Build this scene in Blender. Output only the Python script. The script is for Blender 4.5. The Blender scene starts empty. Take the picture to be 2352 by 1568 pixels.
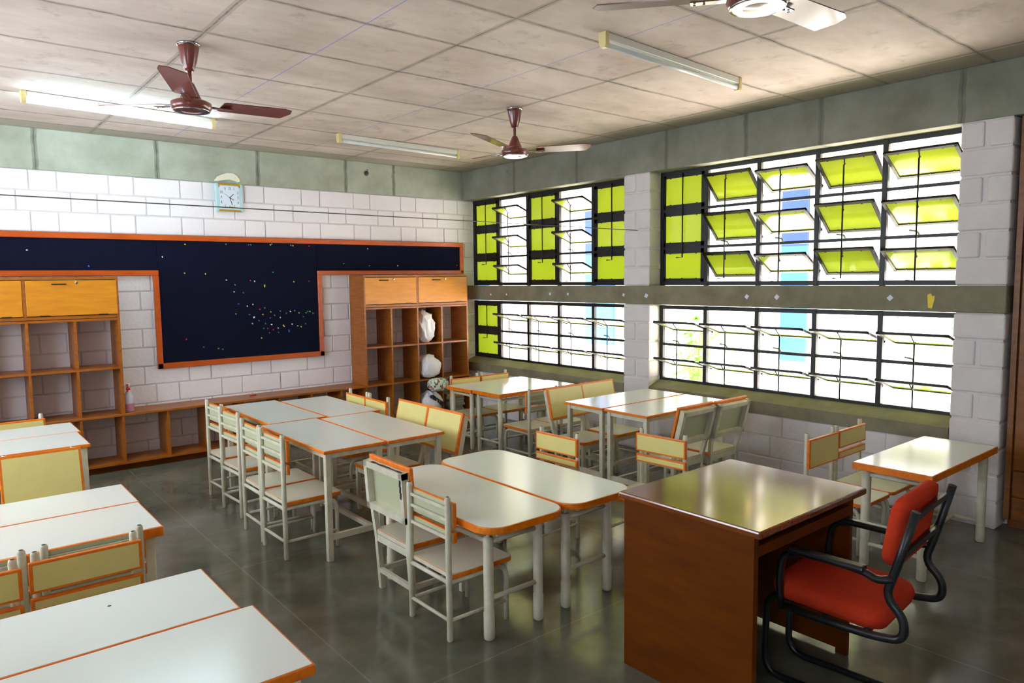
import bpy, bmesh, math, random
from mathutils import Matrix, Vector
random.seed(7)
D = bpy.data
SC = bpy.context.scene
COL = SC.collection
R = math.radians

# ------------------------------------------------------------------ camera, sky, sun, exposure
F_PX, YAW, PITCH, ROLL = 1647.21, 0.6895, -0.0876, -0.0115
CAM = Vector((-5.4285, -7.5440, 1.7046))
fw = Vector((math.sin(YAW)*math.cos(PITCH), math.cos(YAW)*math.cos(PITCH), math.sin(PITCH)))
rt = Vector((math.cos(YAW), -math.sin(YAW), 0)); up = rt.cross(fw)
r2 = rt*math.cos(ROLL) + up*math.sin(ROLL); u2 = up*math.cos(ROLL) - rt*math.sin(ROLL)
cd = D.cameras.new('camera'); cam = D.objects.new('camera', cd); COL.objects.link(cam)
cam.matrix_world = Matrix(((r2.x, u2.x, -fw.x, CAM.x), (r2.y, u2.y, -fw.y, CAM.y), (r2.z, u2.z, -fw.z, CAM.z), (0, 0, 0, 1)))
cd.sensor_fit = 'HORIZONTAL'; cd.sensor_width = 36.0; cd.lens = F_PX/2352*36.0; cd.clip_start = 0.02
SC.camera = cam

W = D.worlds.new('sky'); SC.world = W; W.use_nodes = True
bg = W.node_tree.nodes['Background']; bg.inputs[0].default_value = (0.80, 0.90, 1.0, 1); bg.inputs[1].default_value = 5.5
sd = D.lights.new('sun', 'SUN'); sd.energy = 42; sd.angle = R(1.5); sd.color = (1, .95, .86)
sun = D.objects.new('sun', sd); COL.objects.link(sun); sun.rotation_mode = 'QUATERNION'; sun.rotation_quaternion = Vector((.10, .34, -.93)).to_track_quat('-Z', 'Y')
SC.view_settings.view_transform = 'Standard'; SC.view_settings.look = 'None'
SC.view_settings.gamma = 1.0; SC.view_settings.use_curve_mapping = False
SC.view_settings.exposure = 0.85

# ------------------------------------------------------------------ materials
def lin(c):
    return tuple(((v/255)/12.92 if v/255 <= .04045 else ((v/255+.055)/1.055)**2.4) for v in c)
def mat(name, rgb, rough=.5, metal=0.0, var=0.0, vscale=6.0, bump=0.0, bscale=40.0, spec=.5, rgb2=None, stretch=(1, 1, 1), coat=0.0):
    m = D.materials.new(name); m.use_nodes = True; nt = m.node_tree; N = nt.nodes; L = nt.links
    b = N['Principled BSDF']; c = lin(rgb)
    b.inputs['Base Color'].default_value = (*c, 1); b.inputs['Roughness'].default_value = rough
    b.inputs['Metallic'].default_value = metal; b.inputs['Specular IOR Level'].default_value = spec
    if coat: b.inputs['Coat Weight'].default_value = coat; b.inputs['Coat Roughness'].default_value = .12
    if var or rgb2 or bump:
        tc = N.new('ShaderNodeTexCoord'); mp = N.new('ShaderNodeMapping'); mp.inputs['Scale'].default_value = stretch
        L.new(tc.outputs['Object'], mp.inputs[0])
    if var or rgb2:
        n = N.new('ShaderNodeTexNoise'); n.inputs['Scale'].default_value = vscale; n.inputs['Detail'].default_value = 6; n.inputs['Roughness'].default_value = .6
        L.new(mp.outputs[0], n.inputs['Vector'])
        rp = N.new('ShaderNodeValToRGB'); rp.color_ramp.elements[0].position = .3; rp.color_ramp.elements[1].position = .7
        c2 = lin(rgb2) if rgb2 else tuple(v*(1-var) for v in c)
        rp.color_ramp.elements[0].color = (*c2, 1); rp.color_ramp.elements[1].color = (*c, 1)
        L.new(n.outputs['Fac'], rp.inputs[0]); L.new(rp.outputs[0], b.inputs['Base Color'])
    if bump:
        n2 = N.new('ShaderNodeTexNoise'); n2.inputs['Scale'].default_value = bscale; n2.inputs['Detail'].default_value = 4
        L.new(mp.outputs[0], n2.inputs['Vector'])
        bp = N.new('ShaderNodeBump'); bp.inputs['Strength'].default_value = bump; bp.inputs['Distance'].default_value = .01
        L.new(n2.outputs['Fac'], bp.inputs['Height']); L.new(bp.outputs[0], b.inputs['Normal'])
    return m
M = {}
M['block'] = mat('white_block_paint', (242, 237, 242), .7, var=.05, vscale=3, bump=.35, bscale=35)
M['pier'] = mat('white_pier_paint', (226, 220, 220), .7, var=.1, vscale=5, bump=.4, bscale=35)
M['mortar'] = mat('painted_mortar', (222, 214, 216), .8, bump=.3, bscale=60)
M['beam'] = mat('grey_concrete_beam', (150, 150, 138), .8, vscale=2.2, rgb2=(118, 117, 100), bump=.25, bscale=25)
M['beamb'] = mat('lit_concrete_beam', (190, 196, 182), .8, vscale=2.4, rgb2=(152, 156, 138), bump=.25, bscale=25)  # same beam concrete, light on the back beam put into a paler colour
M['sill'] = mat('olive_concrete', (142, 136, 112), .75, vscale=5, rgb2=(118, 110, 86), bump=.2, bscale=30)
M['plain'] = mat('rear_wall_paint', (222, 220, 214), .7)
M['steel'] = mat('black_steel', (14, 13, 13), .45, var=.3)
M['alu'] = mat('bare_metal', (150, 150, 145), .35, metal=.8)
M['orange'] = mat('orange_edging', (244, 134, 8), .45, vscale=30, rgb2=(222, 106, 4))
M['lam'] = mat('white_laminate', (232, 238, 232), .19, var=.03, vscale=2)
M['cream'] = mat('cream_laminate', (232, 218, 140), .4, var=.05, vscale=12)
M['seatlam'] = mat('seat_laminate', (222, 220, 196), .35, var=.05, vscale=9)
M['tube'] = mat('cream_white_paint', (218, 214, 194), .45, vscale=14, rgb2=(196, 190, 166))
M['chip'] = mat('chipped_dark_metal', (40, 36, 52), .5)
M['slabback'] = mat('greenish_board_back', (188, 190, 156), .5, var=.06)
M['wood'] = mat('varnished_teak', (176, 100, 20), .38, vscale=7, rgb2=(140, 74, 12), stretch=(1, 1, 8), spec=.5)
M['wooddoor'] = mat('yellow_plywood', (222, 146, 34), .32, vscale=5, rgb2=(204, 126, 24), stretch=(1, 1, 6), spec=.5)
M['bframe'] = mat('board_frame_wood', (206, 92, 20), .35, vscale=6, rgb2=(184, 74, 12), stretch=(1, 1, 4))
M['felt'] = mat('navy_felt', (18, 20, 40), .95, bump=.1, bscale=200, spec=.1)
M['desk'] = mat('brown_desk_board', (108, 52, 0), .5, vscale=4, rgb2=(88, 40, 0), stretch=(1, 1, 5), spec=.15)
M['desktop'] = mat('brown_desk_varnish', (140, 68, 16), .16, vscale=4, rgb2=(108, 50, 8), stretch=(6, 1, 1), spec=.9, coat=.7)
M['cup'] = mat('brown_cupboard', (138, 80, 16), .4, vscale=5, rgb2=(112, 62, 10), stretch=(1, 1, 6))
M['red'] = mat('red_fabric', (206, 62, 36), .9, var=.1, vscale=60, bump=.3, bscale=300, spec=.1)
M['blackp'] = mat('black_frame', (24, 25, 30), .35)
M['maroon'] = mat('maroon_enamel', (112, 44, 36), .3, coat=.8)
M['lightblade'] = mat('maroon_enamel_light', (128, 62, 52), .28, coat=.3)
M['chrome'] = mat('chrome', (190, 190, 192), .15, metal=1)
M['capcream'] = mat('cream_plastic', (222, 206, 146), .4)
M['batten'] = mat('batten_white', (226, 228, 220), .4)
M['tubeoff'] = mat('unlit_tube_glass', (236, 240, 240), .15)
M['clockblue'] = mat('pale_blue_plastic', (186, 222, 228), .35)
M['clockface'] = mat('clock_face', (222, 232, 246), .4)
M['gold'] = mat('gold_trim', (196, 146, 30), .3, metal=.3)
M['ink'] = mat('dark_ink', (38, 38, 52), .6)
M['yel'] = mat('yellow_bit', (238, 214, 60), .6)
M['white'] = mat('white_bit', (240, 240, 244), .6)
M['redbit'] = mat('red_bit', (214, 40, 40), .6)
M['bluebit'] = mat('blue_bit', (70, 110, 214), .6)
M['greenbit'] = mat('green_bit', (60, 168, 130), .6)
M['lilac'] = mat('pale_paper', (222, 228, 240), .7)
M['foam'] = mat('cream_filler', (232, 232, 206), .9, bump=.8, bscale=30)
M['wire'] = mat('dark_wire', (70, 62, 62), .5)
M['bagw'] = mat('white_plastic_bag', (238, 234, 236), .35, bump=.5, bscale=14)
M['paper'] = mat('newsprint', (176, 172, 150), .8, var=.4, vscale=40)
M['liquid'] = mat('pink_cleaner', (196, 132, 150), .2)
M['bottle'] = mat('clear_plastic_bottle', (216, 206, 220), .15)
M['ext'] = mat('outdoor_white_wall', (238, 234, 238), .8)
M['extcream'] = mat('outdoor_cream_plaster', (236, 212, 112), .8, var=.08, vscale=6)
M['extblue'] = mat('outdoor_blue_shutter', (14, 44, 150), .5)
M['extteal'] = mat('outdoor_teal_shutter', (34, 108, 158), .5)
M['ground'] = mat('outdoor_paving', (226, 220, 212), .9, var=.08, vscale=2)
M['leaf'] = mat('green_leaf', (110, 170, 50), .5, var=.3, vscale=12)
M['fence'] = mat('grey_fence_metal', (150, 150, 150), .5)
M['redtile'] = mat('outdoor_red_ledge', (200, 120, 96), .7)

# lime translucent sheet
m = D.materials.new('lime_sheet'); m.use_nodes = True; nt = m.node_tree; nt.nodes.clear()
o_ = nt.nodes.new('ShaderNodeOutputMaterial'); mx = nt.nodes.new('ShaderNodeMixShader'); mx.inputs[0].default_value = .42
d_ = nt.nodes.new('ShaderNodeBsdfDiffuse'); t_ = nt.nodes.new('ShaderNodeBsdfTranslucent'); gl = nt.nodes.new('ShaderNodeBsdfGlossy'); fr_ = nt.nodes.new('ShaderNodeFresnel'); m2 = nt.nodes.new('ShaderNodeMixShader')
gl.inputs['Roughness'].default_value = .08; fr_.inputs[0].default_value = 1.6
d_.inputs[0].default_value = (*lin((190, 206, 60)), 1); t_.inputs[0].default_value = (*lin((214, 228, 104)), 1)
nt.links.new(d_.outputs[0], mx.inputs[1]); nt.links.new(t_.outputs[0], mx.inputs[2]); nt.links.new(fr_.outputs[0], m2.inputs[0])
nt.links.new(mx.outputs[0], m2.inputs[1]); nt.links.new(gl.outputs[0], m2.inputs[2]); nt.links.new(m2.outputs[0], o_.inputs[0]); M['lime'] = m

# lit tube
m = D.materials.new('lit_tube'); m.use_nodes = True; b = m.node_tree.nodes['Principled BSDF']
b.inputs['Emission Color'].default_value = (.64, .90, 1, 1); b.inputs['Emission Strength'].default_value = 48; M['lit'] = m

# floral bag print
m = mat('floral_print', (236, 236, 226), .6); nt = m.node_tree; N = nt.nodes; L = nt.links
tc = N.new('ShaderNodeTexCoord'); vo = N.new('ShaderNodeTexVoronoi'); vo.inputs['Scale'].default_value = 42; L.new(tc.outputs['Object'], vo.inputs['Vector'])
sp = N.new('ShaderNodeSeparateColor'); L.new(vo.outputs['Color'], sp.inputs[0])
rp = N.new('ShaderNodeValToRGB'); rp.color_ramp.interpolation = 'CONSTANT'
for i, (p, c) in enumerate(((0, (236, 236, 226)), (.45, (200, 50, 50)), (.58, (236, 236, 226)), (.68, (60, 150, 110)), (.8, (140, 205, 190)), (.88, (236, 236, 226)))):
    e = rp.color_ramp.elements[i] if i < 2 else rp.color_ramp.elements.new(p)
    e.position = p; e.color = (*lin(c), 1)
L.new(sp.outputs[0], rp.inputs[0]); L.new(rp.outputs[0], N['Principled BSDF'].inputs['Base Color']); M['floral'] = m

def line_mask(nt, coord, lines, w, noise=None):
    """1 near any of the given coordinate values"""
    N = nt.nodes; L = nt.links; out = None
    for v in lines:
        a = N.new('ShaderNodeMath'); a.operation = 'COMPARE'; a.inputs[1].default_value = v; a.inputs[2].default_value = w
        L.new(coord, a.inputs[0])
        if out is None: out = a.outputs[0]
        else:
            mxx = N.new('ShaderNodeMath'); mxx.operation = 'MAXIMUM'; L.new(out, mxx.inputs[0]); L.new(a.outputs[0], mxx.inputs[1]); out = mxx.outputs[0]
    return out
def wobble(nt, sep, axis, amt, scale):
    N = nt.nodes; L = nt.links
    tc = N.new('ShaderNodeNewGeometry'); n = N.new('ShaderNodeTexNoise'); n.inputs['Scale'].default_value = scale; n.inputs['Detail'].default_value = 5
    L.new(tc.outputs['Position'], n.inputs['Vector'])
    s = N.new('ShaderNodeMath'); s.operation = 'MULTIPLY_ADD'; s.inputs[1].default_value = amt; 
    L.new(n.outputs['Fac'], s.inputs[0]); L.new(sep.outputs[axis], s.inputs[2])
    s2 = N.new('ShaderNodeMath'); s2.operation = 'SUBTRACT'; s2.inputs[1].default_value = amt/2; L.new(s.outputs[0], s2.inputs[0])
    return s2.outputs[0]
def mixc(nt, fac, a, bcol):
    x = nt.nodes.new('ShaderNodeMix'); x.data_type = 'RGBA'; nt.links.new(fac, x.inputs[0])
    if isinstance(a, tuple): x.inputs[6].default_value = (*a, 1)
    else: nt.links.new(a, x.inputs[6])
    if isinstance(bcol, tuple): x.inputs[7].default_value = (*bcol, 1)
    else: nt.links.new(bcol, x.inputs[7])
    return x.outputs[2]
def scaled(nt, sock, k):
    a = nt.nodes.new('ShaderNodeMath'); a.operation = 'MULTIPLY'; a.inputs[1].default_value = k; nt.links.new(sock, a.inputs[0]); return a.outputs[0]

def stain_lines(m, axis, lines):
    nt = m.node_tree; N = nt.nodes; L = nt.links
    g = N.new('ShaderNodeNewGeometry'); sx = N.new('ShaderNodeSeparateXYZ'); L.new(g.outputs['Position'], sx.inputs[0])
    base = N['Principled BSDF'].inputs['Base Color'].links[0].from_socket
    wb = wobble(nt, sx, axis, .03, 7)
    nz = N.new('ShaderNodeTexNoise'); nz.inputs['Scale'].default_value = 9; nz.inputs['Detail'].default_value = 6; L.new(g.outputs['Position'], nz.inputs['Vector'])
    for wd, k in ((.022, 1.0), (.006, 1.3)):
        mu = N.new('ShaderNodeMath'); mu.operation = 'MULTIPLY'; L.new(line_mask(nt, wb, lines, wd), mu.inputs[0]); L.new(nz.outputs['Fac'], mu.inputs[1])
        base = mixc(nt, scaled(nt, mu.outputs[0], k), base, lin((92, 92, 82)))
    sp = N.new('ShaderNodeTexVoronoi'); sp.inputs['Scale'].default_value = 2.3; L.new(g.outputs['Position'], sp.inputs['Vector'])
    lt = N.new('ShaderNodeMath'); lt.operation = 'LESS_THAN'; lt.inputs[1].default_value = .05; L.new(sp.outputs['Distance'], lt.inputs[0])
    base = mixc(nt, scaled(nt, lt.outputs[0], .45), base, lin((96, 92, 70)))
    L.new(base, N['Principled BSDF'].inputs['Base Color'])
stain_lines(M['beamb'], 0, [-6.2, -5.55, -4.57, -3.59, -2.62, -1.62, -1.0])
stain_lines(M['beam'], 1, [-7.2, -5.69, -4.72, -4.07, -3.24, -2.06, -1.03])
CJX = [-5.4, -4.14, -2.93, -1.66, -.33]
CJY = [-.29, -.66, -1.32, -1.99, -2.68, -3.38, -4.04, -4.58, -5.21, -5.87, -6.5, -7.15, -7.8]
m = mat('ceiling_concrete', (226, 210, 201), .8, vscale=1.4, rgb2=(190, 173, 162), bump=.12, bscale=14, stretch=(1.0, 1.8, 1)); nt = m.node_tree; N = nt.nodes; L = nt.links
g = N.new('ShaderNodeNewGeometry'); sx = N.new('ShaderNodeSeparateXYZ'); L.new(g.outputs['Position'], sx.inputs[0])
base = N['Principled BSDF'].inputs['Base Color'].links[0].from_socket
n2 = N.new('ShaderNodeTexNoise'); n2.inputs['Scale'].default_value = 5.5; n2.inputs['Detail'].default_value = 8; n2.inputs['Roughness'].default_value = .7
L.new(g.outputs['Position'], n2.inputs['Vector'])
rr = N.new('ShaderNodeValToRGB'); rr.color_ramp.elements[0].position = .56; rr.color_ramp.elements[1].position = .78
rr.color_ramp.elements[0].color = (0, 0, 0, 1); rr.color_ramp.elements[1].color = (.75, .75, .75, 1); L.new(n2.outputs['Fac'], rr.inputs[0])
c = mixc(nt, rr.outputs[0], base, lin((138, 124, 110)))
xw = wobble(nt, sx, 0, .012, 9); yw = wobble(nt, sx, 1, .03, 6)
wide = N.new('ShaderNodeMath'); wide.operation = 'MAXIMUM'
L.new(line_mask(nt, xw, CJX, .022), wide.inputs[0]); L.new(line_mask(nt, yw, CJY, .02), wide.inputs[1])
c = mixc(nt, scaled(nt, wide.outputs[0], .35), c, lin((120, 112, 98)))
thin = N.new('ShaderNodeMath'); thin.operation = 'MAXIMUM'
L.new(line_mask(nt, xw, CJX, .005), thin.inputs[0]); L.new(line_mask(nt, yw, CJY, .007), thin.inputs[1])
tm = N.new('ShaderNodeMath'); tm.operation = 'MULTIPLY'; L.new(thin.outputs[0], tm.inputs[0])
tr = N.new('ShaderNodeMapRange'); tr.inputs[1].default_value = .35; tr.inputs[2].default_value = .62; tr.inputs[3].default_value = .2; tr.inputs[4].default_value = 1.0; L.new(n2.outputs['Fac'], tr.inputs[0]); L.new(tr.outputs[0], tm.inputs[1])
c = mixc(nt, scaled(nt, tm.outputs[0], .8), c, lin((78, 72, 64)))
c = mixc(nt, scaled(nt, line_mask(nt, sx.outputs[0], [-3.51, -2.25], .0035), .7), c, lin((120, 124, 226)))
edge = N.new('ShaderNodeMath'); edge.operation = 'GREATER_THAN'; edge.inputs[1].default_value = -.29; L.new(sx.outputs[0], edge.inputs[0])
edge2 = N.new('ShaderNodeMath'); edge2.operation = 'GREATER_THAN'; edge2.inputs[1].default_value = -.29; L.new(sx.outputs[1], edge2.inputs[0])
em = N.new('ShaderNodeMath'); em.operation = 'MAXIMUM'; L.new(edge.outputs[0], em.inputs[0]); L.new(edge2.outputs[0], em.inputs[1])
c = mixc(nt, scaled(nt, em.outputs[0], .6), c, lin((140, 140, 118)))
L.new(c, N['Principled BSDF'].inputs['Base Color']); M['ceil'] = m

m = mat('polished_concrete_floor', (112, 114, 98), .2, vscale=.9, rgb2=(82, 84, 72), spec=.8); nt = m.node_tree; N = nt.nodes; L = nt.links
g = N.new('ShaderNodeNewGeometry'); sx = N.new('ShaderNodeSeparateXYZ'); L.new(g.outputs['Position'], sx.inputs[0])
base = N['Principled BSDF'].inputs['Base Color'].links[0].from_socket
n2 = N.new('ShaderNodeTexNoise'); n2.inputs['Scale'].default_value = 3.0; n2.inputs['Detail'].default_value = 5; n2.inputs['Roughness'].default_value = .55
L.new(g.outputs['Position'], n2.inputs['Vector'])
rr = N.new('ShaderNodeValToRGB'); rr.color_ramp.elements[0].position = .45; rr.color_ramp.elements[1].position = .75
rr.color_ramp.elements[0].color = (0, 0, 0, 1); rr.color_ramp.elements[1].color = (.6, .6, .6, 1); L.new(n2.outputs['Fac'], rr.inputs[0])
c = mixc(nt, rr.outputs[0], base, lin((140, 138, 124)))
jl = N.new('ShaderNodeMath'); jl.operation = 'MAXIMUM'
L.new(line_mask(nt, sx.outputs[0], [-4.05, -2.0, -.9], .004), jl.inputs[0]); L.new(line_mask(nt, sx.outputs[1], [-1.6, -3.3, -5.08, -6.75], .004), jl.inputs[1])
c = mixc(nt, scaled(nt, jl.outputs[0], .35), c, lin((150, 148, 138)))
L.new(c, N['Principled BSDF'].inputs['Base Color'])
mr = N.new('ShaderNodeMapRange'); mr.inputs[3].default_value = .10; mr.inputs[4].default_value = .24
n3 = N.new('ShaderNodeTexNoise'); n3.inputs['Scale'].default_value = 1.6; n3.inputs['Detail'].default_value = 3; L.new(g.outputs['Position'], n3.inputs['Vector']); L.new(n3.outputs['Fac'], mr.inputs[0]); L.new(mr.outputs[0], N['Principled BSDF'].inputs['Roughness']); M['floor'] = m

# ------------------------------------------------------------------ mesh builder
class MB:
    def __init__(s): s.bm = bmesh.new()
    def _fin(s, n0, mi, smooth):
        s.bm.faces.ensure_lookup_table()
        for f in s.bm.faces[n0:]:
            f.material_index = mi; f.smooth = smooth
    def box(s, c, d, rz=0, rx=0, ry=0, bev=0, seg=1, mi=0):
        n0 = len(s.bm.faces)
        t = Matrix.Translation(c) @ Matrix.Rotation(rz, 4, 'Z') @ Matrix.Rotation(ry, 4, 'Y') @ Matrix.Rotation(rx, 4, 'X')
        if bev:
            b = bmesh.new(); bmesh.ops.create_cube(b, size=1)
            bmesh.ops.scale(b, vec=d, verts=b.verts)
            bmesh.ops.bevel(b, geom=list(b.edges), offset=min(bev, min(d)*.49), segments=seg, affect='EDGES', profile=.5)
            bmesh.ops.transform(b, matrix=t, verts=b.verts)
            me = D.meshes.new('t'); b.to_mesh(me); b.free(); s.bm.from_mesh(me); D.meshes.remove(me)
        else:
            bmesh.ops.create_cube(s.bm, size=1, matrix=t @ Matrix.Diagonal((*d, 1)))
        s._fin(n0, mi, False); return s
    def b2(s, x0, x1, y0, y1, z0, z1, **k):
        return s.box(((x0+x1)/2, (y0+y1)/2, (z0+z1)/2), (abs(x1-x0), abs(y1-y0), abs(z1-z0)), **k)
    def sweep(s, pts, prof, mi=0, smooth=True, closed=False, up0=None):
        n0 = len(s.bm.faces); pts = [Vector(p) for p in pts]; n = len(pts); rings = []; u = None
        for i, p in enumerate(pts):
            a = pts[(i-1) % n] if closed or i else p; b = pts[(i+1) % n] if closed or i < n-1 else p
            t = (b-a).normalized()
            if u is None:
                ref = Vector(up0) if up0 else (Vector((0, 0, 1)) if abs(t.z) < .9 else Vector((0, 1, 0)))
                u = (ref - t*ref.dot(t)).normalized()
            else: u = (u - t*u.dot(t)).normalized()
            v = t.cross(u)
            rings.append([s.bm.verts.new(p + u*q[1] + v*q[0]) for q in prof])
        k = len(prof)
        for i in range(n if closed else n-1):
            A, B = rings[i], rings[(i+1) % n]
            for j in range(k): s.bm.faces.new((A[j], A[(j+1) % k], B[(j+1) % k], B[j]))
        s._fin(n0, mi, smooth); n1 = len(s.bm.faces)
        if not closed:
            s.bm.faces.new(rings[0][::-1]); s.bm.faces.new(rings[-1]); s._fin(n1, mi, False)
        return s
    def tube(s, pts, r, seg=10, **k):
        return s.sweep(pts, [(r*math.cos(2*math.pi*i/seg), r*math.sin(2*math.pi*i/seg)) for i in range(seg)], **k)
    def bar(s, pts, w, h, **k):
        return s.sweep(pts, [(-w/2, -h/2), (w/2, -h/2), (w/2, h/2), (-w/2, h/2)], smooth=False, **k)
    def lathe(s, prof, c=(0, 0, 0), seg=24, mi=0, smooth=True):
        n0 = len(s.bm.faces); rings = []
        for r, z in prof:
            rings.append([s.bm.verts.new((c[0]+max(r, 1e-4)*math.cos(2*math.pi*i/seg), c[1]+max(r, 1e-4)*math.sin(2*math.pi*i/seg), c[2]+z)) for i in range(seg)])
        for A, B in zip(rings, rings[1:]):
            for j in range(seg): s.bm.faces.new((A[j], A[(j+1) % seg], B[(j+1) % seg], B[j]))
        s.bm.faces.new(rings[0][::-1]); s.bm.faces.new(rings[-1])
        s._fin(n0, mi, smooth); return s
    def prism(s, poly, z0, z1, mi=0, side=None, bev=0, t=None):
        """poly in xy between z0 and z1; side = material of the rim"""
        b = bmesh.new()
        lo = [b.verts.new((x, y, z0)) for x, y in poly]; hi = [b.verts.new((x, y, z1)) for x, y in poly]; n = len(poly)
        f1 = b.faces.new(lo[::-1]); f2 = b.faces.new(hi); f1.material_index = mi; f2.material_index = mi
        for i in range(n):
            f = b.faces.new((lo[i], lo[(i+1) % n], hi[(i+1) % n], hi[i])); f.material_index = mi if side is None else side
        if bev:
            ed = [e for e in b.edges if abs(e.verts[0].co.z-e.verts[1].co.z) < 1e-6]
            bmesh.ops.bevel(b, geom=ed, offset=bev, segments=2, affect='EDGES', profile=.5, material=mi if side is None else side)
        if t is not None: bmesh.ops.transform(b, matrix=t, verts=b.verts)
        me = D.meshes.new('t'); b.to_mesh(me); b.free(); s.bm.from_mesh(me); D.meshes.remove(me)
        return s
    def rear(s, mi):
        s.bm.normal_update()
        for f in s.bm.faces:
            if f.normal.y < -.6: f.material_index = mi
        return s
    def build(s, name, mats, parent=None, loc=None, recalc=True):
        if recalc: bmesh.ops.recalc_face_normals(s.bm, faces=s.bm.faces)
        me = D.meshes.new(name); s.bm.to_mesh(me); s.bm.free()
        for mm in (mats if isinstance(mats, (list, tuple)) else [mats]): me.materials.append(M[mm])
        o = D.objects.new(name, me); COL.objects.link(o)
        if parent: o.parent = parent
        if loc: o.location = loc
        return o
def fillet(pts, r, n=5):
    pts = [Vector(p) for p in pts]; out = [pts[0]]
    for a, p, b in zip(pts, pts[1:], pts[2:]):
        d1 = (a-p); d2 = (b-p); l = min(r, d1.length*.48, d2.length*.48); p1 = p+d1.normalized()*l; p2 = p+d2.normalized()*l
        for i in range(n+1):
            t = i/n; out.append(p1*(1-t)**2 + p*2*t*(1-t) + p2*t*t)
    out.append(pts[-1]); return out
def rrect(w, d, r, n=4, corners=(1, 1, 1, 1)):
    """corner order: +x+y, -x+y, -x-y, +x-y"""
    out = []
    for k, (sx_, sy_) in enumerate(((1, 1), (-1, 1), (-1, -1), (1, -1))):
        rr_ = r if corners[k] else .002
        cx, cy = sx_*(w/2-rr_), sy_*(d/2-rr_)
        for i in range(n+1):
            a = math.pi/2*(k + i/n); out.append((cx+rr_*math.cos(a), cy+rr_*math.sin(a)))
    return out
def tag(o, label=None, cat=None, group=None, kind=None):
    if label: o['label'] = label
    if cat: o['category'] = cat
    if group: o['group'] = group
    if kind: o['kind'] = kind
    return o
def thing(name, label, cat, loc=(0, 0, 0), rz=0, group=None):
    o = D.objects.new(name, None); COL.objects.link(o); o.empty_display_size = .1; o.location = loc; o.rotation_euler = (0, 0, rz)
    return tag(o, label, cat, group)
def struct(o): o['kind'] = 'structure'; return o
KIDS = {}
def dup(root, loc, rz, label, group=None, scale=None):
    r = root.copy(); COL.objects.link(r); r.location = loc; r.rotation_euler = (0, 0, rz); r['label'] = label
    if group: r['group'] = group
    if scale: r.scale = scale
    for ch in kids(root):
        c = ch.copy(); COL.objects.link(c); c.parent = r
        for g_ in kids(ch):
            d = g_.copy(); COL.objects.link(d); d.parent = c
    return r
def kids(o):
    return [c for c in COL.objects if c.parent == o]

# ------------------------------------------------------------------ the setting
CZ = 3.055; XL, YR = -6.9, -9.0; RX = .2
BB, BT, LI = 1.44, 1.62, 2.70
struct(MB().b2(XL-.2, RX, YR-.2, .2, -.12, 0).build('floor', 'floor'))
struct(MB().b2(XL-.3, .9, YR-.3, .3, CZ, CZ+.18).build('ceiling', 'ceil'))
def blockwall(mb, axis, plane, u0, u1, z0, z1, face, course=.18, zoff=0.0, holes=(), jit=.0025, flem=True, mi=0):
    """painted blocks: stretcher .395 + header .2 alternating, headers centred on the stretchers below"""
    k0 = int(math.floor((z0-zoff)/course)); k1 = int(math.ceil((z1-zoff)/course))
    for k in range(k0, k1):
        za, zb = max(z0, zoff+k*course), min(z1, zoff+(k+1)*course)
        if zb-za < .03: continue
        u = u0 - .62 + (.31 if k % 2 else 0); st = True
        while u < u1:
            ln = .41 if st else .21; a, b = max(u, u0), min(u+ln, u1); u += ln; st = not st
            if b-a < .03: continue
            c = (a+b)/2; zc = (za+zb)/2
            if any(h[0] < c < h[1] and h[2] < zc < h[3] for h in holes): continue
            t = .05; off = random.uniform(-jit, jit); w = b-a-.009; h = zb-za-.009
            if axis == 'y': mb.box((c, plane-face*(t/2+.004)+off, zc), (w, t, h), bev=.008, seg=2, mi=mi)
            else: mb.box((plane-face*(t/2+.004)+off, c, zc), (t, w, h), bev=.008, seg=2, mi=mi)
# board wall (far wall, y = 0, seen face looks to -y)
w = MB(); w.b2(XL, RX, .016, .2, 0, LI, mi=1)
blockwall(w, 'y', 0.0, XL, RX, 0, LI, -1)
struct(w.build('wall_back', ['block', 'mortar']))
struct(MB().b2(XL, RX, -.004, .2, LI, CZ, bev=.004).build('trim_1', 'beamb'))
# window wall (x = 0, seen face looks to -x)
P1 = (-3.046, -2.716); P2 = (-6.0, -5.69)
def pier(y0, y1, zr, ph):
    mb = MB(); mb.b2(.012, RX, y0+.012, y1-.012, zr[0], zr[1], mi=1)
    n = round((zr[1]-zr[0])/.18); c = (zr[1]-zr[0])/n; ym = (y0+y1)/2
    for k in range(n):
        za = zr[0]+k*c; zc = za+c/2
        segs = [(y0, y1)] if (k+ph) % 2 else [(y0, ym-.012), (ym+.012, y1)]
        for a, b in segs:
            mb.box((RX/2+random.uniform(-.002, .002), (a+b)/2, zc), (RX, b-a-.003, c-.012), bev=.014, seg=3)
    return mb
def joinpier(name, y0, y1):
    mb = pier(y0, y1, (0, BB), 0)
    mb2 = pier(y0, y1, (BT, LI), 1)
    me = D.meshes.new('t'); mb2.bm.to_mesh(me); mb.bm.from_mesh(me); mb2.bm.free(); D.meshes.remove(me)
    return struct(mb.build(name, ['pier', 'mortar']))
joinpier('wall_pier_right', *P2)
joinpier('wall_pier_middle', *P1)
struct(MB().b2(0, RX, -9.0, -.005, LI, CZ, bev=.004).build('trim_2', 'beam'))
w = MB(); w.b2(-.004, RX, P2[0], .0, BB, BT, bev=.006); struct(w.build('trim_3', 'sill'))
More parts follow.
